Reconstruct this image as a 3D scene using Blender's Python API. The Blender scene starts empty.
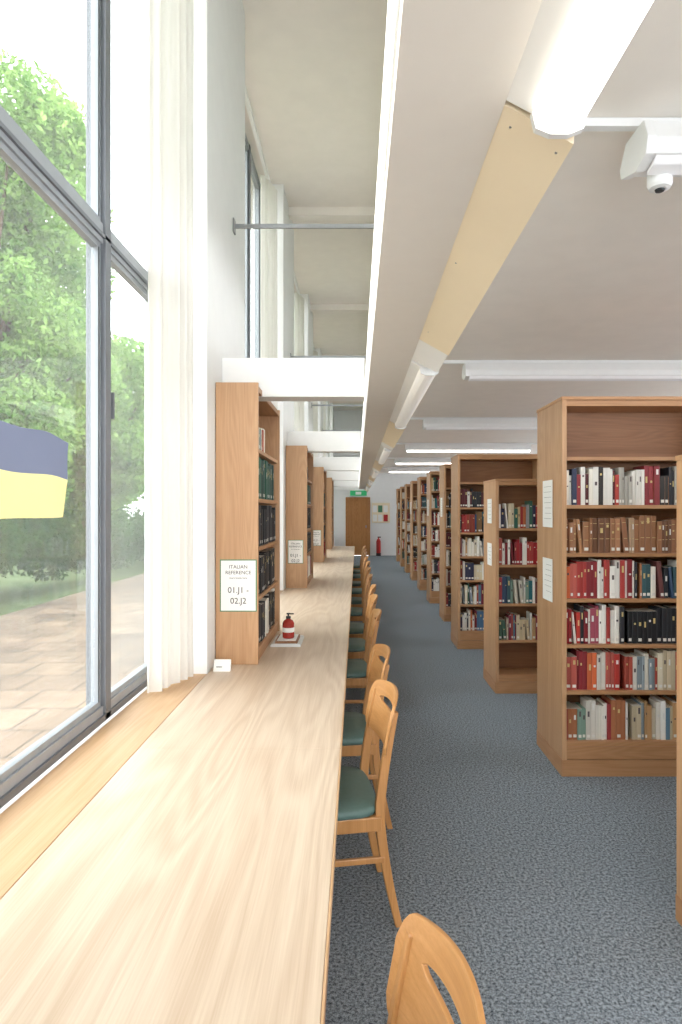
import bpy, bmesh, math, random
import numpy as np
from mathutils import Vector, Matrix
random.seed(7); np.random.seed(7)
scene=bpy.context.scene
F=626.0
# ------------------------------------------------------------ materials
def srgb(h):
    if isinstance(h,str):
        h=h.lstrip('#'); c=[int(h[i:i+2],16)/255 for i in (0,2,4)]
    else: c=[v/255 for v in h]
    return tuple(((v/12.92) if v<=0.04045 else ((v+0.055)/1.055)**2.4) for v in c)
def rgba(h): return (*srgb(h),1)
def newmat(name):
    m=bpy.data.materials.new(name); m.use_nodes=True
    nt=m.node_tree; b=nt.nodes['Principled BSDF']; return m,nt,b
def plain(name,col,rough=0.5,metal=0,spec=0.5,var=0.0,bump=0.0,scale=20):
    m,nt,b=newmat(name)
    b.inputs['Roughness'].default_value=rough; b.inputs['Metallic'].default_value=metal
    b.inputs['Specular IOR Level'].default_value=spec
    c=srgb(col)
    tc=nt.nodes.new('ShaderNodeTexCoord'); n=nt.nodes.new('ShaderNodeTexNoise')
    n.inputs['Scale'].default_value=scale; n.inputs['Detail'].default_value=4
    nt.links.new(tc.outputs['Object'],n.inputs['Vector'])
    r=nt.nodes.new('ShaderNodeValToRGB')
    r.color_ramp.elements[0].position=0.3; r.color_ramp.elements[1].position=0.7
    r.color_ramp.elements[0].color=(*[v*(1-var) for v in c],1); r.color_ramp.elements[1].color=(*[min(1,v*(1+var)) for v in c],1)
    nt.links.new(n.outputs['Fac'],r.inputs['Fac']); nt.links.new(r.outputs['Color'],b.inputs['Base Color'])
    if bump>0:
        bp=nt.nodes.new('ShaderNodeBump'); bp.inputs['Strength'].default_value=bump; bp.inputs['Distance'].default_value=0.002
        nt.links.new(n.outputs['Fac'],bp.inputs['Height']); nt.links.new(bp.outputs['Normal'],b.inputs['Normal'])
    return m
def wood(name,c_lo,c_hi,axis='Z',rough=0.42,fine=1.0,contrast=1.0,freq=38.0,across=5.0,along=0.5):
    m,nt,b=newmat(name)
    b.inputs['Roughness'].default_value=rough
    tc=nt.nodes.new('ShaderNodeTexCoord')
    def mp(al,ac):
        k=nt.nodes.new('ShaderNodeMapping'); s=[ac]*3; s['XYZ'.index(axis)]=al
        k.inputs['Scale'].default_value=s; nt.links.new(tc.outputs['Object'],k.inputs['Vector']); return k
    k1=mp(along,across*fine); n1=nt.nodes.new('ShaderNodeTexNoise'); n1.inputs['Scale'].default_value=1.0; n1.inputs['Detail'].default_value=2; n1.inputs['Distortion'].default_value=0.3
    nt.links.new(k1.outputs[0],n1.inputs['Vector'])
    k2=mp(5.0,260*fine); n2=nt.nodes.new('ShaderNodeTexNoise'); n2.inputs['Scale'].default_value=1.0; n2.inputs['Detail'].default_value=3
    nt.links.new(k2.outputs[0],n2.inputs['Vector'])
    k3=mp(0.3,14*fine); n3=nt.nodes.new('ShaderNodeTexNoise'); n3.inputs['Scale'].default_value=1.0; n3.inputs['Detail'].default_value=3
    nt.links.new(k3.outputs[0],n3.inputs['Vector'])
    mm=nt.nodes.new('ShaderNodeMath'); mm.operation='MULTIPLY'; mm.inputs[1].default_value=freq*6.28/2
    nt.links.new(n1.outputs['Fac'],mm.inputs[0])
    sn=nt.nodes.new('ShaderNodeMath'); sn.operation='SINE'; nt.links.new(mm.outputs[0],sn.inputs[0])
    sc=nt.nodes.new('ShaderNodeMath'); sc.operation='MULTIPLY_ADD'; sc.inputs[1].default_value=0.07*contrast; sc.inputs[2].default_value=0.0
    nt.links.new(sn.outputs[0],sc.inputs[0])
    a0=nt.nodes.new('ShaderNodeMath'); a0.operation='MULTIPLY_ADD'; a0.inputs[1].default_value=0.5; nt.links.new(n3.outputs['Fac'],a0.inputs[0]); nt.links.new(sc.outputs[0],a0.inputs[2])
    ad=nt.nodes.new('ShaderNodeMath'); ad.operation='MULTIPLY_ADD'; ad.inputs[1].default_value=0.5; nt.links.new(n2.outputs['Fac'],ad.inputs[0]); nt.links.new(a0.outputs[0],ad.inputs[2])
    r=nt.nodes.new('ShaderNodeValToRGB'); r.color_ramp.elements[0].position=0.3; r.color_ramp.elements[1].position=0.7
    r.color_ramp.elements[0].color=rgba(c_lo); r.color_ramp.elements[1].color=rgba(c_hi)
    nt.links.new(ad.outputs[0],r.inputs['Fac']); nt.links.new(r.outputs['Color'],b.inputs['Base Color'])
    bp=nt.nodes.new('ShaderNodeBump'); bp.inputs['Strength'].default_value=0.06; bp.inputs['Distance'].default_value=0.001
    nt.links.new(n2.outputs['Fac'],bp.inputs['Height']); nt.links.new(bp.outputs['Normal'],b.inputs['Normal'])
    return m
def emis(name,col,strength):
    m,nt,b=newmat(name); b.inputs['Base Color'].default_value=rgba(col)
    b.inputs['Emission Color'].default_value=rgba(col); b.inputs['Emission Strength'].default_value=strength; return m
def translu(name,col,fac=0.5):
    m=bpy.data.materials.new(name); m.use_nodes=True; nt=m.node_tree; nt.nodes.clear()
    o=nt.nodes.new('ShaderNodeOutputMaterial'); d=nt.nodes.new('ShaderNodeBsdfDiffuse'); t=nt.nodes.new('ShaderNodeBsdfTranslucent')
    d.inputs['Color'].default_value=rgba(col); t.inputs['Color'].default_value=rgba(col); ms=nt.nodes.new('ShaderNodeMixShader'); ms.inputs[0].default_value=fac
    nt.links.new(d.outputs[0],ms.inputs[1]); nt.links.new(t.outputs[0],ms.inputs[2]); nt.links.new(ms.outputs[0],o.inputs[0]); return m

M={}
M['oak_table']=wood('oak_table','#c2aa91','#d8c5af','Y',0.38,1.0,1.3,30,3.0,0.35)
M['oak_sill']=wood('oak_sill','#bf986e','#d2ae88','Y',0.45)
M['oak']=wood('oak_case','#b0855d','#c59c75','Z',0.45)
M['oak_h']=wood('oak_shelf','#a67850','#bc8f66','X',0.45)
M['oak_hy']=wood('oak_shelf_y','#a67850','#bc8f66','Y',0.45)
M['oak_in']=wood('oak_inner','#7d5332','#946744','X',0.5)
M['chair']=wood('beech_chair','#aa7844','#be8b57','Z',0.35,1.5)
M['pad']=plain('green_vinyl','#566f69',0.5,0,0.5,0.06,0.2,60)
M['white']=plain('white_paint','#f0f0ee',0.55,0,0.3,0.01)
M['lum']=plain('luminaire_body','#dfe0e0',0.5,0,0.4,0.01)
M['wall']=plain('wall_paint','#e6e6e5',0.7,0,0.3,0.015,0.05,8)
M['ceil']=plain('ceiling_paint','#ebe5dd',0.8,0,0.2,0.02,0.1,6)
M['soffit']=plain('soffit_paint','#e6e2db',0.7,0,0.2,0.01)
M['cream']=plain('cream_panel','#efdfc2',0.5,0,0.4,0.02,0,5)
M['alu']=plain('aluminium_frame','#9ea3a8',0.4,0.2,0.5,0.03)
M['alu_d']=plain('aluminium_dark','#74787e',0.45,0.2,0.5,0.03)
M['metal']=plain('steel','#9a9c9e',0.35,0.8)
M['dark']=plain('dark_gasket','#26282a',0.6)
M['paper']=plain('paper','#f1f0ec',0.8,0,0.2,0.01)
M['paper_g']=plain('paper_green','#5e8a6c',0.8,0,0.2,0.01)
M['ink']=plain('ink','#333333',0.7)
M['red']=plain('red_gloss','#b02522',0.3)
M['green']=emis('exit_green','#2f9a63',0.3)
M['lamp']=emis('lamp_diffuser','#fffaf0',3.0)
M['lamp_dim']=emis('lamp_diffuser_dim','#f6f4ee',0.12)
M['lamp_on']=emis('ceiling_lamp_diffuser','#fffaf2',5.5)
M['lamp_off']=emis('lamp_prismatic','#e2e2e4',0.08)
M['strip']=emis('trough_edge_glow','#fffdf8',0.75)  # no lamp: glow put into the edge face for window light on it
M['door']=wood('door_wood','#a8703a','#c18a52','Z',0.4)
M['blue_cloth']=translu('flag_blue','#74798e',0.4)
M['yellow_cloth']=translu('flag_yellow','#ecdc9e',0.3)
M['lawn']=plain('lawn','#5f7048',0.9,0,0.2,0.3,0.5,4)
M['bark']=plain('bark','#5a4a3a',0.9,0,0.2,0.3,0.8,12)
M['bottle']=plain('bottle_red','#a03028',0.2)
# paving slabs
m,nt,b=newmat('paving'); b.inputs['Roughness'].default_value=0.45
tc=nt.nodes.new('ShaderNodeTexCoord'); br=nt.nodes.new('ShaderNodeTexBrick'); br.inputs['Scale'].default_value=1.0
br.inputs['Brick Width'].default_value=0.6; br.inputs['Row Height'].default_value=0.6; br.inputs['Mortar Size'].default_value=0.014
br.inputs['Color1'].default_value=rgba('#a8927e'); br.inputs['Color2'].default_value=rgba('#8d7a6b'); br.inputs['Mortar'].default_value=rgba('#5f5349')
nt.links.new(tc.outputs['Object'],br.inputs['Vector'])
n=nt.nodes.new('ShaderNodeTexNoise'); n.inputs['Scale'].default_value=0.6; n.inputs['Detail'].default_value=7; n.inputs['Roughness'].default_value=0.65; nt.links.new(tc.outputs['Object'],n.inputs['Vector'])
rr=nt.nodes.new('ShaderNodeValToRGB'); rr.color_ramp.elements[0].position=0.38; rr.color_ramp.elements[1].position=0.6
rr.color_ramp.elements[0].color=(0.3,0.3,0.3,1); rr.color_ramp.elements[1].color=(0.95,0.92,0.9,1); nt.links.new(n.outputs['Fac'],rr.inputs['Fac'])
mx=nt.nodes.new('ShaderNodeMix'); mx.data_type='RGBA'; mx.blend_type='MULTIPLY'; mx.inputs[0].default_value=0.8
nt.links.new(br.outputs['Color'],mx.inputs[6]); nt.links.new(rr.outputs['Color'],mx.inputs[7]); nt.links.new(mx.outputs[2],b.inputs['Base Color']); M['pave']=m
# carpet
m,nt,b=newmat('carpet'); b.inputs['Roughness'].default_value=0.95; b.inputs['Specular IOR Level'].default_value=0.1
tc=nt.nodes.new('ShaderNodeTexCoord'); n=nt.nodes.new('ShaderNodeTexNoise'); n.inputs['Scale'].default_value=85; n.inputs['Detail'].default_value=6; n.inputs['Roughness'].default_value=0.85
nt.links.new(tc.outputs['Object'],n.inputs['Vector'])
r=nt.nodes.new('ShaderNodeValToRGB'); r.color_ramp.elements[0].position=0.40; r.color_ramp.elements[1].position=0.60
r.color_ramp.elements[0].color=rgba('#353c43'); r.color_ramp.elements[1].color=rgba('#a3acb4')
nt.links.new(n.outputs['Fac'],r.inputs['Fac'])
nt.links.new(r.outputs['Color'],b.inputs['Base Color'])
bp=nt.nodes.new('ShaderNodeBump'); bp.inputs['Strength'].default_value=0.6; bp.inputs['Distance'].default_value=0.004
nt.links.new(n.outputs['Fac'],bp.inputs['Height']); nt.links.new(bp.outputs['Normal'],b.inputs['Normal']); M['carpet']=m
# glass, with a white translucent share mixed in to imitate haze
m=bpy.data.materials.new('window_glass'); m.use_nodes=True; nt=m.node_tree; nt.nodes.clear()
o=nt.nodes.new('ShaderNodeOutputMaterial'); t=nt.nodes.new('ShaderNodeBsdfTransparent'); g=nt.nodes.new('ShaderNodeBsdfGlossy'); g.inputs['Roughness'].default_value=0.02
t.inputs['Color'].default_value=(0.92,0.95,0.94,1)
fr=nt.nodes.new('ShaderNodeFresnel'); fr.inputs['IOR'].default_value=1.5; ms=nt.nodes.new('ShaderNodeMixShader')
du=nt.nodes.new('ShaderNodeBsdfTranslucent'); du.inputs['Color'].default_value=(0.85,0.87,0.86,1)
md=nt.nodes.new('ShaderNodeMixShader'); md.inputs[0].default_value=0.08
nt.links.new(t.outputs[0],md.inputs[1]); nt.links.new(du.outputs[0],md.inputs[2])
nt.links.new(fr.outputs[0],ms.inputs[0]); nt.links.new(md.outputs[0],ms.inputs[1]); nt.links.new(g.outputs[0],ms.inputs[2]); nt.links.new(ms.outputs[0],o.inputs[0]); M['glass']=m
M['curtain']=translu('sheer_curtain','#e9e6e0',0.3)
# leaves
def leafmat(name,a,bb):
    m=bpy.data.materials.new(name); m.use_nodes=True; nt=m.node_tree; nt.nodes.clear()
    o=nt.nodes.new('ShaderNodeOutputMaterial'); d=nt.nodes.new('ShaderNodeBsdfDiffuse'); t=nt.nodes.new('ShaderNodeBsdfTranslucent')
    tc=nt.nodes.new('ShaderNodeTexCoord'); n=nt.nodes.new('ShaderNodeTexNoise'); n.inputs['Scale'].default_value=1.6; n.inputs['Detail'].default_value=8; n.inputs['Roughness'].default_value=0.7
    nt.links.new(tc.outputs['Object'],n.inputs['Vector'])
    r=nt.nodes.new('ShaderNodeValToRGB'); r.color_ramp.elements[0].position=0.35; r.color_ramp.elements[1].position=0.65
    r.color_ramp.elements[0].color=rgba(a); r.color_ramp.elements[1].color=rgba(bb); nt.links.new(n.outputs['Fac'],r.inputs['Fac'])
    nt.links.new(r.outputs[0],d.inputs[0]); nt.links.new(r.outputs[0],t.inputs[0])
    ms=nt.nodes.new('ShaderNodeMixShader'); ms.inputs[0].default_value=0.4
    nt.links.new(d.outputs[0],ms.inputs[1]); nt.links.new(t.outputs[0],ms.inputs[2]); nt.links.new(ms.outputs[0],o.inputs[0]); return m
M['leaf']=leafmat('leaves','#42702f','#a3c272'); M['leaf_d']=leafmat('leaves_hedge','#2c4d28','#557842')
m,nt,b=newmat('book_cloth'); a=nt.nodes.new('ShaderNodeVertexColor'); a.layer_name='Col'
nt.links.new(a.outputs['Color'],b.inputs['Base Color']); b.inputs['Roughness'].default_value=0.55; M['book']=m

# ------------------------------------------------------------ mesh builder
class MB:
    def __init__(s): s.v=[]; s.f=[]; s.mi=[]; s.col=[]; s.mats=[]
    def mat(s,m):
        if m not in s.mats: s.mats.append(m)
        return s.mats.index(m)
    def face(s,pts,m,col=None):
        i=len(s.v); s.v+= [tuple(p) for p in pts]; s.f.append(tuple(range(i,i+len(pts)))); s.mi.append(s.mat(m)); s.col.append(col)
    def hexa(s,P,m,col=None):
        i=len(s.v); s.v+=[tuple(p) for p in P]; k=s.mat(m)
        for q in ((0,3,2,1),(4,5,6,7),(0,1,5,4),(1,2,6,5),(2,3,7,6),(3,0,4,7)):
            s.f.append(tuple(i+j for j in q)); s.mi.append(k); s.col.append(col)
    def box(s,x0,x1,y0,y1,z0,z1,m,col=None):
        if x0>x1:x0,x1=x1,x0
        if y0>y1:y0,y1=y1,y0
        if z0>z1:z0,z1=z1,z0
        s.hexa([(x0,y0,z0),(x1,y0,z0),(x1,y1,z0),(x0,y1,z0),(x0,y0,z1),(x1,y0,z1),(x1,y1,z1),(x0,y1,z1)],m,col)
    def prism(s,prof,a0,a1,m,axis='Y'):
        n=len(prof); i=len(s.v); k=s.mat(m)
        for a in (a0,a1):
            for p in prof:
                s.v.append((p[0],a,p[1]) if axis=='Y' else (a,p[0],p[1]))
        for j in range(n):
            q=(j+1)%n; s.f.append((i+j,i+q,i+n+q,i+n+j)); s.mi.append(k); s.col.append(None)
        s.f.append(tuple(i+j for j in range(n))[::-1]); s.mi.append(k); s.col.append(None)
        s.f.append(tuple(i+n+j for j in range(n))); s.mi.append(k); s.col.append(None)
    def sweep(s,pts,m):
        i=len(s.v); k=s.mat(m)
        for (x,y,z,hx,hy) in pts:
            s.v+=[(x-hx,y-hy,z),(x+hx,y-hy,z),(x+hx,y+hy,z),(x-hx,y+hy,z)]
        for a in range(len(pts)-1):
            for j in range(4):
                q=(j+1)%4; s.f.append((i+4*a+j,i+4*a+q,i+4*a+4+q,i+4*a+4+j)); s.mi.append(k); s.col.append(None)
        s.f.append((i+3,i+2,i+1,i)); s.mi.append(k); s.col.append(None)
        e=i+4*(len(pts)-1); s.f.append((e,e+1,e+2,e+3)); s.mi.append(k); s.col.append(None)
    def lathe(s,prof,m,c=(0,0),n=20):
        i=len(s.v); k=s.mat(m)
        for (r,z) in prof:
            for j in range(n):
                a=2*math.pi*j/n; s.v.append((c[0]+r*math.cos(a),c[1]+r*math.sin(a),z))
        for a in range(len(prof)-1):
            for j in range(n):
                q=(j+1)%n; s.f.append((i+a*n+j,i+a*n+q,i+a*n+n+q,i+a*n+n+j)); s.mi.append(k); s.col.append(None)
        s.f.append(tuple(i+j for j in range(n))[::-1]); s.mi.append(k); s.col.append(None)
        e=i+(len(prof)-1)*n; s.f.append(tuple(e+j for j in range(n))); s.mi.append(k); s.col.append(None)
    def build(s,name,loc=(0,0,0),bevel=0,smooth=False,parent=None,fixn=True):
        me=bpy.data.meshes.new(name); me.from_pydata(s.v,[],s.f)
        for k in s.mats: me.materials.append(M[k])
        me.polygons.foreach_set('material_index',s.mi)
        if any(c is not None for c in s.col):
            ca=me.color_attributes.new('Col','FLOAT_COLOR','CORNER'); arr=[]
            for p,c in zip(s.f,s.col):
                c=c if c is not None else (0.8,0.8,0.8)
                arr+= [c[0],c[1],c[2],1.0]*len(p)
            ca.data.foreach_set('color',arr)
        if fixn:
            bm=bmesh.new(); bm.from_mesh(me); bmesh.ops.recalc_face_normals(bm,faces=bm.faces); bm.to_mesh(me); bm.free()
        if smooth:
            me.polygons.foreach_set('use_smooth',[True]*len(me.polygons))
        me.update()
        ob=bpy.data.objects.new(name,me); scene.collection.objects.link(ob); ob.location=loc
        if bevel>0:
            bv=ob.modifiers.new('bevel','BEVEL'); bv.width=bevel; bv.segments=2; bv.limit_method='ANGLE'
        if parent: ob.parent=parent
        return ob

# ------------------------------------------------------------ dims
XG=-1.05; XF=-0.79
YB=-3.0; YE=22.0; XR=7.0
ZC=2.90; ZH=5.10; PER=3.42
fins=[3.30+PER*k for k in range(-2,6)]
b=MB(); b.box(XF,XR,YB,YE,-0.1,0,'carpet'); b.build('floor')
b=MB(); b.box(0.26,XR,YB,YE,ZC,ZC+0.15,'ceil'); b.build('ceiling')
b=MB(); b.box(-1.3,0.26,YB,YE,ZH,ZH+0.15,'ceil'); b.build('ceiling_void')
b=MB(); b.box(0.26,0.36,YB,YE,ZC+0.15,ZH+0.15,'wall'); b.build('wall_gallery')
b=MB()
b.box(-1.12,XF-0.001,YB,YE,-0.3,0.70,'wall')
for y in fins:
    b.box(-1.12,XF,y,y+1.12,0.70,ZH,'wall')
b.build('wall_left')
for (xa,xb,za,zb) in ((-1.3,-0.401,0,ZH),(0.461,XR,0,ZH),(-0.401,0.461,2.051,ZH)):
    b=MB(); b.box(xa,xb,YE,YE+0.15,za,zb,'wall'); b.build('wall_far')
b=MB()
b.box(XR,XR+0.15,YB,YE,-0.1,0.9,'wall'); b.box(XR,XR+0.15,YB,YE,2.75,ZC+0.15,'wall')
yy=YB
while yy<YE:
    b.box(XR,XR+0.15,yy,min(yy+0.35,YE),0.9,2.75,'wall'); yy+=2.5
b.build('wall_right')  # unseen wall, window openings added to let in fill light
b=MB()
b.box(-1.3,XR,YB-0.15,YB,-0.1,0.5,'wall'); b.box(-1.3,XR,YB-0.15,YB,2.8,3.1,'wall')
for x in (-1.3,0.2,2.4,4.6,6.8): b.box(x,x+0.2,YB-0.15,YB,0.5,ZH,'wall')
b.box(0.4,XR,YB-0.15,YB,3.05,ZH,'wall')
b.build('wall_back')  # unseen wall behind the camera, big openings added for frontal light

# ---- windows left
def window(i,y0,y1,mull):
    b=MB()
    z0,z1=0.745,ZH-0.02
    for (a,c,zz0,zz1) in ((y0,y0+0.05,z0,z1),(y1-0.05,y1,z0,z1),(y0,y1,z0,z0+0.06),(y0,y1,z1-0.05,z1),(y0,y1,2.68,2.76)):
        b.box(XG-0.04,XG+0.02,a,c,zz0,zz1,'alu')
    b.box(XG-0.05,XG+0.030,mull,mull+0.055,z0,z1,'alu_d')
    b.box(XG+0.02,XG+0.03,y0,y1,z0,z0+0.025,'alu_d')
    b.box(XG+0.02,XG+0.030,y0,y1,2.70,2.715,'alu_d')
    for (a,c) in ((y0+0.05,mull),(mull+0.055,y1-0.05)):
        for (s0,s1) in ((z0+0.06,2.68),(2.76,z1-0.05)):
            w=0.022
            b.box(XG-0.02,XG+0.01,a,a+w,s0,s1,'alu'); b.box(XG-0.02,XG+0.01,c-w,c,s0,s1,'alu')
            b.box(XG-0.02,XG+0.01,a+w,c-w,s0,s0+w,'alu'); b.box(XG-0.02,XG+0.01,a+w,c-w,s1-w,s1,'alu')
            b.box(XG+0.01,XG+0.013,a+w,a+w+0.004,s0+w,s1-w,'dark'); b.box(XG+0.01,XG+0.013,c-w-0.004,c-w,s0+w,s1-w,'dark')
            x=XG-0.008; b.face([(x,a+w,s0+w),(x,c-w,s0+w),(x,c-w,s1-w),(x,a+w,s1-w)],'glass')
    b.box(XG+0.01,XG+0.03,mull+0.066,mull+0.082,2.06,2.09,'alu_d'); b.box(XG+0.025,XG+0.036,mull+0.068,mull+0.08,1.98,2.09,'alu_d')
    b.build('window_%d'%i)
for i in range(len(fins)-1):
    y0=fins[i]+1.12; y1=fins[i+1]; window(i+1,y0,y1,y1-0.76)
window(len(fins),fins[-1]+1.12,YE-0.01,YE-1.0)
for i in range(len(fins)-1):
    b=MB(); b.box(XG+0.036,XF-0.002,fins[i]+1.121,fins[i+1]-0.001,0.701,0.737,'oak_sill'); b.build('trim_%d'%(i+1),bevel=0.002)
b=MB()
for k in range(-1,6):
    y=fins[0]+PER*(k+1)
    b.box(XF,0.26,y+0.5,y+0.62,ZH-0.10,ZH-0.001,'ceil')
b.build('trim_20')

# ---- cross beams
for k in range(-1,6):
    y=3.66+PER*k
    b=MB(); b.box(XF+0.001,0.0445,y,y+0.16,2.262,2.49,'white'); b.build('beam',bevel=0.004)
for k in range(-1,6):
    y=4.0+PER*k
    b=MB(); b.box(XF+0.001,0.259,y-0.008,y+0.008,3.40,3.425,'metal'); b.box(XF+0.001,XF+0.01,y-0.03,y+0.03,3.37,3.455,'metal'); b.build('tie_rod')

# ---- lighting trough
b=MB()
b.prism([(0.052,2.235),(0.226,2.235),(0.226,2.27),(0.245,2.262),(0.335,2.262),(0.335,2.34),(0.052,2.34)],YB,18.5,'soffit')
b.prism([(0.0565,2.221),(0.226,2.221),(0.226,2.235),(0.052,2.235)],YB,18.5,'soffit')
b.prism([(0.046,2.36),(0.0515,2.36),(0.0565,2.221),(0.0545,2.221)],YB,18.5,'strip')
tr=b.build('light_trough')
for k in range(-1,6):
    ye=0.95+3.42*k; ys=ye-1.75
    b=MB()
    b.prism([(0.2265,2.222),(0.275,2.196),(0.335,2.196),(0.338,2.26),(0.2265,2.26)],ys,ye,'white')
    prof=[]
    for j in range(9):
        a=math.pi*j/8; prof.append((0.304-0.040*math.cos(a),2.196-0.028*math.sin(a)))
    b.prism(prof,ys+0.01,ye-0.012,'lamp' if k<=0 else 'lamp_dim')
    b.prism([(0.262,2.197),(0.268,2.172),(0.29,2.163),(0.318,2.163),(0.34,2.172),(0.346,2.197)],ye-0.012,ye,'lum')
    b.prism([(0.262,2.197),(0.268,2.172),(0.29,2.163),(0.318,2.163),(0.34,2.172),(0.346,2.197)],ys,ys+0.012,'lum')
    b.build('fluorescent_lamp')
    b=MB(); b.prism([(0.2265,2.222),(0.333,2.162),(0.338,2.26),(0.2265,2.26)],ye+0.012,ye+1.33,'cream')
    for (yy,xx) in ((ye+0.05,0.245),(ye+0.05,0.318),(ye+0.6,0.245),(ye+1.2,0.245)):
        zz=2.222-(xx-0.2265)*0.563
        b.box(xx-0.0018,xx+0.0018,yy-0.0018,yy+0.0018,zz-0.001,zz+0.002,'metal')
    b.build('cover_panel')
    b=MB(); b.prism([(0.2265,2.222),(0.333,2.166),(0.338,2.26),(0.2265,2.26)],ye+1.333,ye+1.64,'white'); b.build('junction_box',bevel=0.002)

# ---- ceiling luminaires
for k in range(0,6):
    y=2.10+3.35*k
    b=MB(); b.box(0.30,6.8,y-0.03,y+0.0,2.87,2.898,'lum'); b.build('trunking')
    x=0.93; on=(k>=3)
    for j in range(2):
        b=MB()
        prof=[(y-0.06,2.868),(y-0.09,2.80),(y-0.075,2.755),(y+0.0,2.735),(y+0.10,2.77),(y+0.11,2.80),(y+0.06,2.868)]
        b.prism([(p[0],p[1]) for p in prof],x+0.02,x+2.43,'lum','X')
        b.prism([(p[0]+(0.008 if p[0]>y else -0.008),p[1]-(0.006 if p[1]<2.8 else 0)) for p in prof],x,x+0.03,'lum','X')
        b.prism([(y-0.07,2.7535),(y-0.005,2.7345),(y+0.0,2.722),(y-0.05,2.732)],x+0.04,x+2.41,'lamp_on' if on or j==1 else 'lamp_off','X')
        lu=b.build('ceiling_luminaire',bevel=0.003)
        if j==0 and k==0:
            s=MB(); cx,cy=x+0.10,y+0.03
            s.lathe([(0.030,2.748),(0.040,2.742),(0.040,2.705),(0.034,2.694),(0.022,2.690)],'lum',(cx,cy),24)
            s.lathe([(0.016,2.690),(0.014,2.684),(0.006,2.681)],'dark',(cx,cy),16)
            s.build('occupancy_sensor',parent=lu)
        x+=2.6

# ---- table
seams=[-1.5,0.46,2.26,4.06,5.86,7.66,9.46,11.26,13.06,14.86]
b=MB()
for a,c in zip(seams[:-1],seams[1:]):
    b.box(XF+0.003,-0.062,a+0.0006,c-0.0006,0.704,0.74,'oak_table')
    b.box(-0.0615,-0.056,a+0.001,c-0.001,0.704,0.7395,'oak_sill')
    b.box(XF+0.05,-0.40,c-0.05,c-0.02,0.0,0.7035,'oak')
b.box(XF+0.02,XF+0.045,seams[0],seams[-1],0.35,0.7035,'oak_hy')
b.build('reading_table',bevel=0.0008)

# ---- books
PAL={
 'mix':['#7c1f24','#a5322f','#1f3b5a','#23252b','#d8d2c4','#35604f','#7a5a35','#c9b28c','#2d2d46','#b8643c','#e6e2d8','#8f3a2a','#1d5060','#9a9a9a','#c4b080','#4a6a8a','#e2ddd0','#efece4','#d6c8a8'],
 'red':['#9c2227','#b8392f','#a83a35','#7a1a22','#b85a4e','#ded8cc','#5d1c24','#e6e2d8','#8c2a30','#2a2a30','#a04a5a','#efece4','#d0683c'],
 'dark':['#1b1c20','#22242a','#2c3450','#2c2622','#5a2026','#8a2d32','#d9d6ce','#e2ddd0','#2a3a3a','#a8a49a','#e6e2da','#a83a30'],
 'brown':['#9a6a48','#a87852','#8d5f41','#b48a68','#9b6e4e','#a27250','#6e4a34','#b89a7c'],
 'light':['#d9cdb4','#cbb894','#e5dfd0','#b68f62','#a84c3c','#8e9aa0','#5b7a8c','#c8b89a','#7b2a38','#3c5a48','#ded8cc','#e6e2d8','#efece4'],
 'teal':['#2a6a70','#3a5a60','#e3ded2','#a03a3c','#3a4f6a','#7f9a8a','#c9c2b0','#b0704a','#e8e4da','#20242a','#d8d2c6','#efece4','#6a3a38'],
 'black':['#18181b','#1c1b1e','#202024'],
 'green':['#1e4a3c','#24543f','#163a33','#2b3a3a'],
}
def books(b,a0,a1,z,dmax,hmax,pal,mp,fill=0.97,wide=1.0,label=True,hmin=0.75,uni=False):
    u=a0+0.004; end=a0+(a1-a0)*fill
    cols=PAL[pal]; run=0; h=hmax*0.9
    while True:
        if run<=0:
            run=random.choice([1,1,1,1,1,1,2,3]) if not uni else 6
            c=srgb(random.choice(cols)); w0=random.uniform(0.012,0.034)*wide; h=hmax*random.uniform(hmin,0.97); dp=random.uniform(0.6,0.95)*dmax
        run-=1
        w=w0*random.uniform(0.9,1.1)
        if u+w>end: break
        k=random.uniform(0.85,1.12); cc=tuple(min(1,v*k) for v in c)
        s=random.uniform(0,0.012); hh=h*random.uniform(0.985,1.0)
        e=w*0.18
        P=[(u,s+e*.6),(u+e,s),(u+w-e,s),(u+w-0.0006,s+e*.6),(u+w-0.0006,s+dp-0.02),(u,s+dp-0.02)]
        sh=0.0
        if not uni and random.random()<0.06: sh=hh*0.10
        if sh and u+w+sh>end: sh=0
        i=len(b.v); n=6; km=b.mat('book')
        for zz,o_ in ((z,sh),(z+hh,0.0)):
            for p in P: b.v.append(mp(p[0]+o_,p[1],zz))
        for j in range(n):
            q=(j+1)%n; b.f.append((i+j,i+q,i+n+q,i+n+j)); b.mi.append(km); b.col.append(cc)
        b.f.append(tuple(i+j for j in range(n))[::-1]); b.mi.append(km); b.col.append(cc)
        pg=(0.75,0.7,0.6) if random.random()<.8 else cc
        b.f.append(tuple(i+n+j for j in range(n))); b.mi.append(km); b.col.append(pg)
        lum=sum(cc)/3
        def patch(za,zb,col,ins=0.0):
            oa=sh*(1-(za-z)/hh); ob_=sh*(1-(zb-z)/hh)
            b.face([mp(u+e+ins+oa,s-0.0006,za),mp(u+w-e-ins+oa,s-0.0006,za),mp(u+w-e-ins+ob_,s-0.0006,zb),mp(u+e+ins+ob_,s-0.0006,zb)],'book',col)
        if label and random.random()<0.7: patch(z+0.014,z+0.032,(0.75,0.73,0.67))
        if random.random()<0.7:
            t=(0.62,0.48,0.2) if lum<0.25 else (0.1,0.08,0.08)
            if random.random()<.3: t=(0.75,0.73,0.68)
            zt=z+hh*random.uniform(0.5,0.8); patch(zt,zt+hh*random.uniform(0.03,0.18),t,w*0.12)
        if pal=='brown':
            for q in (0.4,0.84): patch(z+hh*q,z+hh*q+0.003,(0.6,0.45,0.2))
        u+=w+sh

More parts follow.
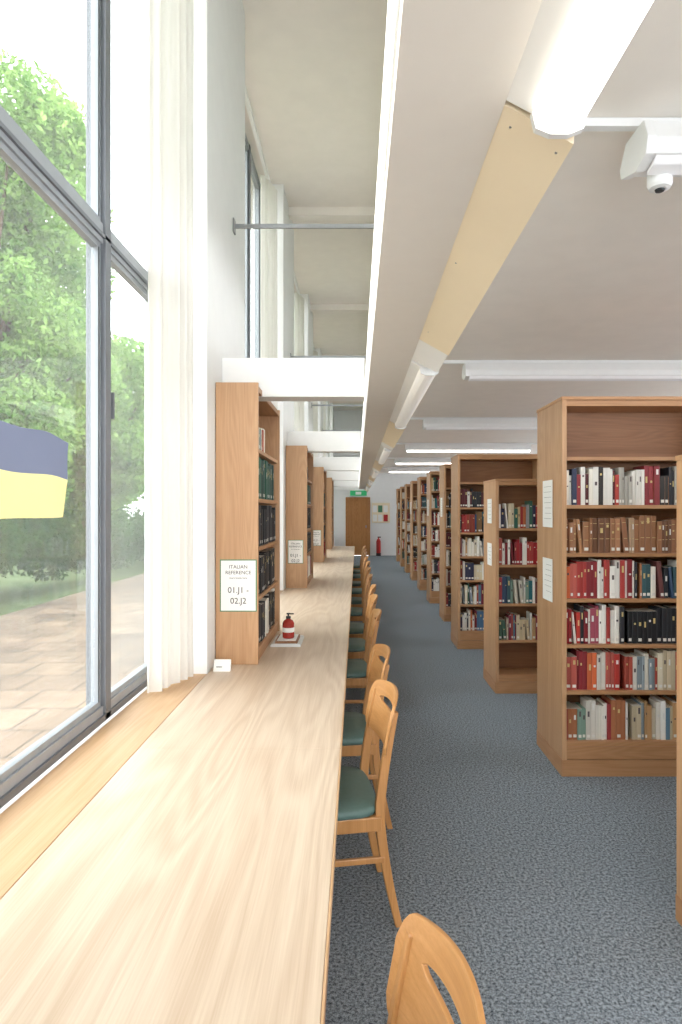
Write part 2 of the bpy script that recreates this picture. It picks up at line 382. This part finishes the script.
def stack_case(x0,y0,y1,h,shelves,themes,nb=3,bw=0.93,signs=(),tall=True):
    b=MB(); t=0.028; x1=x0+nb*bw+t
    ym=(y0+y1)/2; pt=shelves[0]-0.0295
    for k in range(nb+1):
        x=x0+k*bw
        if k==0 or k==nb: b.box(x,x+t,y0,y1,0.0,h-0.0,'oak')
        else: b.box(x,x+t,y0+0.012,y1-0.012,0.10,h-0.05,'oak')
    b.box(x0+t,x1-t,y0+0.004,y1-0.004,h-0.055,h-0.02,'oak_h')
    b.box(x0-0.004,x1+0.004,y0-0.004,y1+0.004,h-0.018,h+0.002,'oak_h')
    b.box(x0+t,x1-t,ym-0.006,ym+0.006,0.1,h-0.055,'oak_in')
    b.box(x0+0.001,x1-0.001,y0-0.004,y0+0.02,0.0,0.098,'oak_h'); b.box(x0+t,x1-t,y1-0.025,y1-0.004,0.0,pt,'oak_h')
    b.box(x0+t,x1-t,y0+0.002,y0+0.02,0.102,pt,'oak_h')
    b.box(x0-0.004,x0,y0-0.004,y1,0.0,0.098,'oak_hy')
    for k in range(nb):
        xa=x0+k*bw+t; xb=x0+(k+1)*bw
        for i,z in enumerate(shelves):
            tt=0.022 if i else 0.03
            b.box(xa+0.001,xb-0.001,y0+0.008,ym-0.007,z-tt,z,'oak_h')
            b.box(xa+0.001,xb-0.001,ym+0.007,y1-0.008,z-tt,z,'oak_h')
    ob=b.build('bookcase',bevel=0.0015)
    bb=MB()
    for k in range(nb):
        xa=x0+k*bw+t; xb=x0+(k+1)*bw
        for i,z in enumerate(shelves):
            th=themes[i] if i<len(themes) else None
            if th is None: continue
            gap=(shelves[i+1]-z-0.03) if i+1<len(shelves) else (h-0.06-z)
            gap=min(gap,0.25)
            mp=lambda u,d,zz: (u,y0+0.028+d,zz)
            if isinstance(th,tuple):
                split=xa+(xb-xa)*th[2]
                books(bb,xa,split,z+0.0005,0.19,gap,th[0],mp,1.0)
                books(bb,split,xb,z+0.0005,0.19,gap,th[1],mp,random.uniform(.8,.97),uni=th[1]=='black')
            else:
                books(bb,xa,xb,z+0.0005,0.19,gap*(0.94 if th=='brown' else 1),th,mp,random.uniform(.82,.99),wide=1.1 if th in('brown',) else 1,hmin=0.78 if th=='brown' else 0.68)
    bo=bb.build('books',parent=ob,fixn=False)
    for (za,zb,ya,yb) in signs:
        s=MB(); s.box(x0-0.0065,x0-0.0045,ya,yb,za,zb,'paper')
        zz=zb-0.04
        while zz>za+0.03:
            s.box(x0-0.0069,x0-0.0066,ya+0.02,yb-0.02-random.uniform(0,(yb-ya)*.3),zz-0.0015,zz,'ink'); zz-=0.034
        s.build('paper_sign',parent=ob)
    return ob
SH7=[0.207,0.51,0.79,1.065,1.34,1.63,1.92]
SH6=[0.16,0.45,0.75,1.05,1.33,1.61]
T1=[('teal','light',0.45),('red','light',0.4),('red','black',0.42),('red','teal',0.5),'brown','dark',None]
bc=stack_case(1.25,2.00,2.45,1.81,SH6[:6],['mix','red','light','mix','dark',None])
bc1=stack_case(1.232,3.76,4.28,2.28,SH7,T1,signs=[(1.49,1.79,3.93,4.13),(1.02,1.29,3.93,4.13)])
bx=MB(); bx.box(1.80,1.98,3.80,3.98,1.6305,1.80,'oak_in'); bx.build('archive_box',parent=bc1,bevel=0.002)
stack_case(1.21,5.46,5.98,1.87,[0.10+0.06,0.46,0.78,1.12,1.44],[None,'light',('teal','mix',.5),('red','mix',.4),'mix'],signs=[(1.48,1.70,5.6,5.78),(1.1,1.3,5.6,5.78)])
stack_case(1.16,7.20,7.72,2.24,SH7,['mix','light','mix','light','mix','dark',None])
yy=8.98
while yy<20.8:
    th=[random.choice(['mix','red','light','teal','dark','mix']) for _ in range(6)]+[random.choice(['mix',None])]
    stack_case(1.25,yy,yy+0.5,2.26,SH7,th,nb=2,signs=[(1.5,1.78,yy+0.15,yy+0.35)] if random.random()<.6 else ())
    yy+=1.75

# ---- desk bookcases (open side faces corridor)
def desk_case(y0,sign,idx):
    x0,x1=XF+0.004,-0.55; y1=y0+0.99; z0=0.7405; h=2.31; t=0.026
    b=MB()
    b.box(x0,x1,y0,y0+t,z0,h,'oak'); b.box(x0,x1,y1-t,y1,z0,h,'oak')
    b.box(x0,x1-0.004,y0+t,y1-t,h-0.045,h-0.012,'oak_hy'); b.box(x0,x0+0.01,y0+t,y1-t,z0,h-0.045,'oak_in')
    sh=[0.81,1.10,1.385,1.665,1.95]
    for z in sh: b.box(x0+0.011,x1-0.012,y0+t+.001,y1-t-.001,z-0.022,z,'oak_hy')
    b.box(x1-0.03,x1-0.012,y0+t,y1-t,z0,0.787,'oak_hy')
    ob=b.build('desk_bookcase',bevel=0.0015)
    bb=MB(); mp=lambda u,d,zz:(x1-0.02-d,u,zz)
    for z,p in zip(sh,['dark','black','black','green','light']):
        if p=='light': books(bb,y0+t,y1-t,z+.0005,0.17,0.16,p,mp,0.5)
        else: books(bb,y0+t,y1-t,z+.0005,0.18,0.255,p,mp,0.95,wide=1.3,hmin=0.85,uni=p!='mix')
    bb.build('books',parent=ob,fixn=False)
    if sign:
        s=MB(); w=0.205 if idx==0 else 0.17; xa=x0+0.024; zb=1.325 if idx==0 else 1.27; za=zb-0.29 if idx==0 else zb-0.26
        s.box(xa,xa+w,y0-0.002,y0-0.0003,za,zb,'paper_g'); s.box(xa+0.006,xa+w-0.006,y0-0.0028,y0-0.002,za+0.006,zb-0.006,'paper')
        so=s.build('paper_sign',parent=ob)
        for txt,sz,zz in (('ITALIAN',0.028,zb-0.05),('REFERENCE',0.028,zb-0.082),('more books here',0.014,zb-0.107),('01.J1 -',0.046,zb-0.185),('02.J2',0.046,zb-0.245)):
            cu=bpy.data.curves.new('sign_text','FONT'); cu.body=txt; cu.size=sz; cu.align_x='CENTER'; cu.materials.append(M['ink']); cu.extrude=0.0002
            to=bpy.data.objects.new('sign_text',cu); scene.collection.objects.link(to); to.location=(xa+w/2,y0-0.0033,zz); to.rotation_euler=(math.pi/2,0,0); to.parent=ob
for i in range(4): desk_case(3.48+PER*i,i<3,i)

# ---- chairs
M['chair_h']=wood('beech_back','#aa7844','#be8b57','Y',0.35,1.5)
def chair(cy,ox=-0.11,rot=0):
    root=bpy.data.objects.new('library_chair',None); scene.collection.objects.link(root)
    root.location=(ox,cy,0); root.rotation_euler=(0,0,rot)
    b=MB()
    for s in (-1,1):
        pts=[]
        for i in range(13):
            t=i/12; z=0.82*t
            x=0.185+0.075*(1-z/0.44)**1.5 if z<0.44 else 0.185+0.065*((z-0.44)/0.40)**1.35
            y=s*(0.185-0.012*t)
            w=0.012+0.005*math.sin(math.pi*min(1,t*1.0)); pts.append((x,y,z,w+0.002,0.0125))
        b.sweep(pts,'chair')
        b.sweep([(-0.19,s*0.195,0,0.011,0.011),(-0.18,s*0.192,0.25,0.015,0.014),(-0.175,s*0.19,0.415,0.018,0.016)],'chair')
        b.box(-0.17,0.19,s*0.188-0.011,s*0.188+0.011,0.375,0.43,'chair')
        b.box(-0.18,0.205,s*0.188-0.008,s*0.188+0.008,0.252,0.276,'chair')
    b.box(-0.19,-0.165,-0.18,0.18,0.375,0.43,'chair'); b.box(0.17,0.192,-0.18,0.18,0.375,0.43,'chair')
    b.box(-0.0,0.018,-0.18,0.18,0.256,0.272,'chair')
    b.build('frame',bevel=0.004,parent=root)
    b=MB(); n=28; k=b.mat('pad'); rings=[(0.92,0.430),(1.0,0.436),(1.0,0.458),(0.96,0.468),(0.5,0.472)]
    for (sc_,z) in rings:
        for j in range(n):
            a=2*math.pi*j/n; ca,sa=math.cos(a),math.sin(a); e=0.35
            x=0.205*sc_*math.copysign(abs(ca)**e,ca); y=(0.215-0.02*(ca))*sc_*math.copysign(abs(sa)**e,sa)
            b.v.append((x-0.015,y,z))
    for r_ in range(len(rings)-1):
        for j in range(n):
            q=(j+1)%n; b.f.append((r_*n+j,r_*n+q,r_*n+n+q,r_*n+n+j)); b.mi.append(k); b.col.append(None)
    b.f.append(tuple(range(n))[::-1]); b.mi.append(k); b.col.append(None)
    b.f.append(tuple((len(rings)-1)*n+j for j in range(n))); b.mi.append(k); b.col.append(None)
    b.build('seat_pad',parent=root,smooth=True)
    me=bpy.data.meshes.new('backrest'); vs=[]; fs=[]; NC=40
    for c in range(NC+1):
        u=-1+2*c/NC
        end=math.sqrt(max(0,1-max(0,(abs(u)-0.84)/0.16)**2))
        zt=0.78+(0.092-0.03*u*u)*end; zb=0.715-(0.075-0.015*u*u)*(0.4+0.6*end)
        sh=0.017*math.sqrt(max(0,1-(u/0.6)**2)) if abs(u)<0.6 else 0.0
        zm=0.792
        zs=[zb,(zb+zm)/2,zm-sh,zm+sh,(zm+sh+zt)/2,max(zt,zm+0.003)+0.001]
        for z in zs:
            x=0.185+0.065*((z-0.44)/0.40)**1.35 + 0.045*(1-u*u)-0.018
            vs.append((x,u*0.205,z))
    for c in range(NC):
        for r_ in range(5):
            if r_==2: continue
            a=c*6+r_; fs.append((a,a+6,a+7,a+1))
    me.from_pydata(vs,[],fs); bm=bmesh.new(); bm.from_mesh(me); bmesh.ops.remove_doubles(bm,verts=bm.verts,dist=0.0002); bm.to_mesh(me); bm.free()
    me.materials.append(M['chair_h']); ob=bpy.data.objects.new('backrest',me); scene.collection.objects.link(ob); ob.parent=root
    sm=ob.modifiers.new('s','SOLIDIFY'); sm.thickness=0.012; sm.offset=0
    bv=ob.modifiers.new('b','BEVEL'); bv.width=0.003; bv.segments=2; bv.limit_method='ANGLE'; bv.angle_limit=0.8
for cy,rot,ox in ((0.95,0.17,-0.105),(2.55,0.16,-0.125),(3.30,0.12,-0.115),(4.55,0.04,-0.11),(5.35,0.04,-0.11),(6.1,-0.03,-0.10),(7.1,0,-.11),(7.95,0,-.11),(8.9,0,-.10),(9.8,0,-.11),(10.9,0,-.11),(11.7,0,-.11),(12.8,0,-.11)):
    chair(cy,ox,rot)

# ---- curtains
def curtain(path,name='curtain',z0=0.745,z1=5.0,amp=0.022,folds=9):
    n=160; vs=[]; fs=[]; nz=12
    p0,p1=Vector(path[0]),Vector(path[1]); d=(p1-p0); nn=Vector((-d.y,d.x)).normalized()
    for k in range(nz+1):
        t=k/nz; z=z0+(z1-z0)*t
        for i in range(n+1):
            s=i/n; ph=2*math.pi*folds*s
            w=amp*(math.sin(ph)+0.35*math.sin(2.3*ph+1.0+t*0.8))*(1-0.25*t)
            dd=0.010*math.cos(ph*1.0+0.7)
            p=p0+d*s+nn*w+d.normalized()*dd
            vs.append((p.x,p.y,z))
    for k in range(nz):
        for i in range(n):
            a=k*(n+1)+i; fs.append((a,a+1,a+n+2,a+n+1))
    me=bpy.data.meshes.new(name); me.from_pydata(vs,[],fs); me.materials.append(M['curtain'])
    me.polygons.foreach_set('use_smooth',[True]*len(me.polygons))
    ob=bpy.data.objects.new(name,me); scene.collection.objects.link(ob)
for k in range(0,5):
    o=PER*k
    curtain(((-0.965,2.91+o),(-0.86,3.245+o)),folds=5,amp=0.024)
b=MB()
for i in range(len(fins)-1): b.box(-0.95,-0.92,fins[i]+1.13,fins[i+1]-0.01,ZH-0.05,ZH-0.001,'white')
b.build('curtain_rail')

# ---- flag on window
vs=[];fs=[];mi=[]
NY,NZ=20,12
for j in range(NZ+1):
    for i in range(NY+1):
        u=i/NY; v=j/NZ
        y=1.64+0.565*u - 0.055*max(0,(0.5-v))*2*u
        z=1.575+0.285*v + 0.008*math.sin(u*9+1)*(v-0.1) -0.02*u*u*(v) 
        x=XG+0.037+0.007*math.sin(u*9+v*3)
        vs.append((x,y,z))
for j in range(NZ):
    for i in range(NY):
        a=j*(NY+1)+i; fs.append((a,a+1,a+NY+2,a+NY+1)); mi.append(0 if j>=6+(0 if i<14 else 0) else 1)
me=bpy.data.meshes.new('flag'); me.from_pydata(vs,[],fs); me.materials.append(M['blue_cloth']); me.materials.append(M['yellow_cloth'])
me.polygons.foreach_set('material_index',mi); me.polygons.foreach_set('use_smooth',[True]*len(fs))
ob=bpy.data.objects.new('flag',me); scene.collection.objects.link(ob)

# ---- sanitizer bottle + tray + card
b=MB(); b.box(-0.545,-0.355,3.93,4.22,0.7405,0.750,'lum'); b.box(-0.54,-0.36,3.935,3.95,0.750,0.757,'lum'); b.box(-0.54,-0.36,4.2,4.215,0.750,0.757,'lum')
b.box(-0.52,-0.38,3.97,4.19,0.750,0.768,'oak_in'); b.box(-0.51,-0.39,3.98,4.18,0.768,0.771,'paper'); b.build('leaflet_tray',bevel=0.001)
b=MB(); c=(-0.445,4.06); z=0.7715
b.lathe([(0.034,z),(0.038,z+0.006),(0.038,z+0.095),(0.030,z+0.112),(0.014,z+0.122),(0.014,z+0.128)],'bottle',c)
b.lathe([(0.0385,z+0.04),(0.0388,z+0.041),(0.0388,z+0.068),(0.0385,z+0.069)],'paper',c)
b.lathe([(0.016,z+0.126),(0.016,z+0.140),(0.005,z+0.142),(0.005,z+0.152),(0.012,z+0.153),(0.012,z+0.16)],'dark',c)
b.box(c[0]-0.004,c[0]+0.035,c[1]-0.005,c[1]+0.005,z+0.152,z+0.159,'dark'); b.build('sanitizer_bottle')
b=MB(); b.hexa([(-0.765,3.33,0.7405),(-0.675,3.33,0.7405),(-0.675,3.36,0.7405),(-0.765,3.36,0.7405),(-0.765,3.352,0.80),(-0.675,3.352,0.80),(-0.675,3.356,0.80),(-0.765,3.356,0.80)],'paper')
b.box(-0.75,-0.72,3.335,3.3395,0.762,0.765,'ink'); b.build('desk_card')

# ---- far end
b=MB(); b.box(-0.40,-0.34,YE-0.02,YE+0.1,0,2.05,'door'); b.box(0.40,0.46,YE-0.02,YE+0.1,0,2.05,'door'); b.box(-0.34,0.40,YE-0.02,YE+0.1,1.99,2.05,'door')
b.box(-0.34,0.40,YE+0.01,YE+0.06,0.005,1.99,'door'); b.box(0.30,0.34,YE-0.03,YE+0.01,0.98,1.06,'metal'); b.build('door_1',bevel=0.003)
b=MB(); b.box(-0.24,0.34,YE-0.05,YE-0.001,2.10,2.28,'green'); b.box(-0.05,0.15,YE-0.053,YE-0.0505,2.14,2.24,'paper'); b.build('exit_sign')
b=MB(); b.box(0.52,1.15,YE-0.03,YE-0.001,1.15,1.85,'cream')
for i in range(6):
    x=0.55+0.19*(i%3); z=1.2+0.32*(i//3); b.box(x,x+0.15,YE-0.035,YE-0.0305,z,z+0.24,['paper','paper','red','paper','paper_g','paper'][i])
b.build('notice_board')
b=MB(); b.lathe([(0.07,0.10),(0.08,0.12),(0.08,0.5),(0.05,0.58),(0.02,0.6),(0.02,0.64)],'red',(0.75,21.85)); b.box(0.72,0.83,21.84,21.86,0.63,0.67,'dark'); b.box(0.70,0.80,21.93,21.999,0.3,0.36,'metal')
b.box(0.67,0.83,21.77,21.93,0.0,0.10,'dark'); b.build('fire_extinguisher')

# ---- exterior
b=MB(); b.box(-6.4,-1.13,-20,70,-0.5,-0.3,'pave'); b.box(-60,-6.4,-20,90,-0.5,-0.30,'lawn'); b.build('ground')
def foliage(name,blobs,count,size,mat,trunk=None,per=None):
    tot=sum(x[3]**2 for x in blobs)
    P=[]
    for (x,y,z,r) in blobs:
        k=int(count*r*r/tot); d=np.random.normal(size=(k,3)); d/=np.linalg.norm(d,axis=1)[:,None]
        rad=r*(0.5+0.62*np.random.rand(k)**0.6); P.append(d*rad[:,None]*np.array([1,1,0.85])+np.array([x,y,z]))
    P=np.concatenate(P); P=P[P[:,2]>-0.25]; n=len(P)
    a=np.random.normal(size=(n,3)); a/=np.linalg.norm(a,axis=1)[:,None]
    c=np.random.normal(size=(n,3)); c=np.cross(a,c); c/=np.linalg.norm(c,axis=1)[:,None]
    s=size*(0.6+0.8*np.random.rand(n))[:,None]
    V=np.stack([P-a*s,P-c*s*0.5,P+a*s,P+c*s*0.5],axis=1).reshape(-1,3)
    me=bpy.data.meshes.new(name); me.vertices.add(4*n); me.vertices.foreach_set('co',V.ravel())
    me.loops.add(4*n); me.loops.foreach_set('vertex_index',np.arange(4*n)); me.polygons.add(n)
    me.polygons.foreach_set('loop_start',np.arange(n)*4); me.update(calc_edges=True); me.materials.append(M[mat])
    ob=bpy.data.objects.new('leaves' if trunk else name,me)
    scene.collection.objects.link(ob)
    if trunk:
        x,y,h=trunk; b=MB(); b.lathe([(0.25,-0.3),(0.18,h*0.4),(0.10,h)],'bark',(x,y),12)
        for bl in blobs[::3]:
            p=Vector((x,y,h*0.5)); q=Vector(bl[:3]); 
            b.hexa([tuple(p+Vector(o)) for o in ((-.05,-.05,0),(.05,-.05,0),(.05,.05,0),(-.05,.05,0))]+[tuple(q+Vector(o)) for o in ((-.02,-.02,0),(.02,-.02,0),(.02,.02,0),(-.02,.02,0))],'bark')
        t=b.build(name); ob.parent=t
def tree(x,y,zc,R,H,count,size=0.11,seed=1,nb=60,fac=(0.26,0.45)):
    rs=random.Random(seed); bl=[]
    for i in range(nb):
        while True:
            u=[rs.uniform(-1,1) for _ in range(3)]
            if 0.1<sum(q*q for q in u)<1: break
        bl.append((x+u[0]*R,y+u[1]*R,zc+u[2]*H,R*rs.uniform(*fac)))
    foliage('tree',bl,count,size,'leaf',(x,y,zc))
tree(-8.5,14.0,6.6,2.4,6.2,105000,0.075,3,105)
tree(-9.9,23.0,4.3,2.2,4.6,34000,0.12,5)
tree(-13.5,9.0,5.5,3.0,5.0,24000,0.14,8)
tree(-14.5,32,5,4,5,18000,0.2,11)
tree(-22,20,6,4,6,18000,0.2,12)
hb=[]
for i in range(44):
    hb.append((-7.0+random.uniform(-.3,.3),4+i*0.6,random.uniform(0.1,1.2),random.uniform(0.5,0.8)))
foliage('hedge',hb,55000,0.055,'leaf_d')

# ---- world
w=bpy.data.worlds.new('World'); scene.world=w; w.use_nodes=True
bg=w.node_tree.nodes['Background']; bg.inputs['Color'].default_value=(0.95,0.972,1.0,1); bg.inputs['Strength'].default_value=4.3
scene.view_settings.view_transform='Standard'; scene.view_settings.exposure=0.58

# ---- camera
cam=bpy.data.cameras.new('camera'); co=bpy.data.objects.new('camera',cam); scene.collection.objects.link(co)
co.location=(0,0,1.6); co.rotation_euler=(math.pi/2,0,0)
cam.sensor_width=36; cam.lens=F*36/1024; cam.shift_x=-16/1024; cam.shift_y=-2/1024; cam.clip_start=0.02; cam.clip_end=300
scene.camera=co
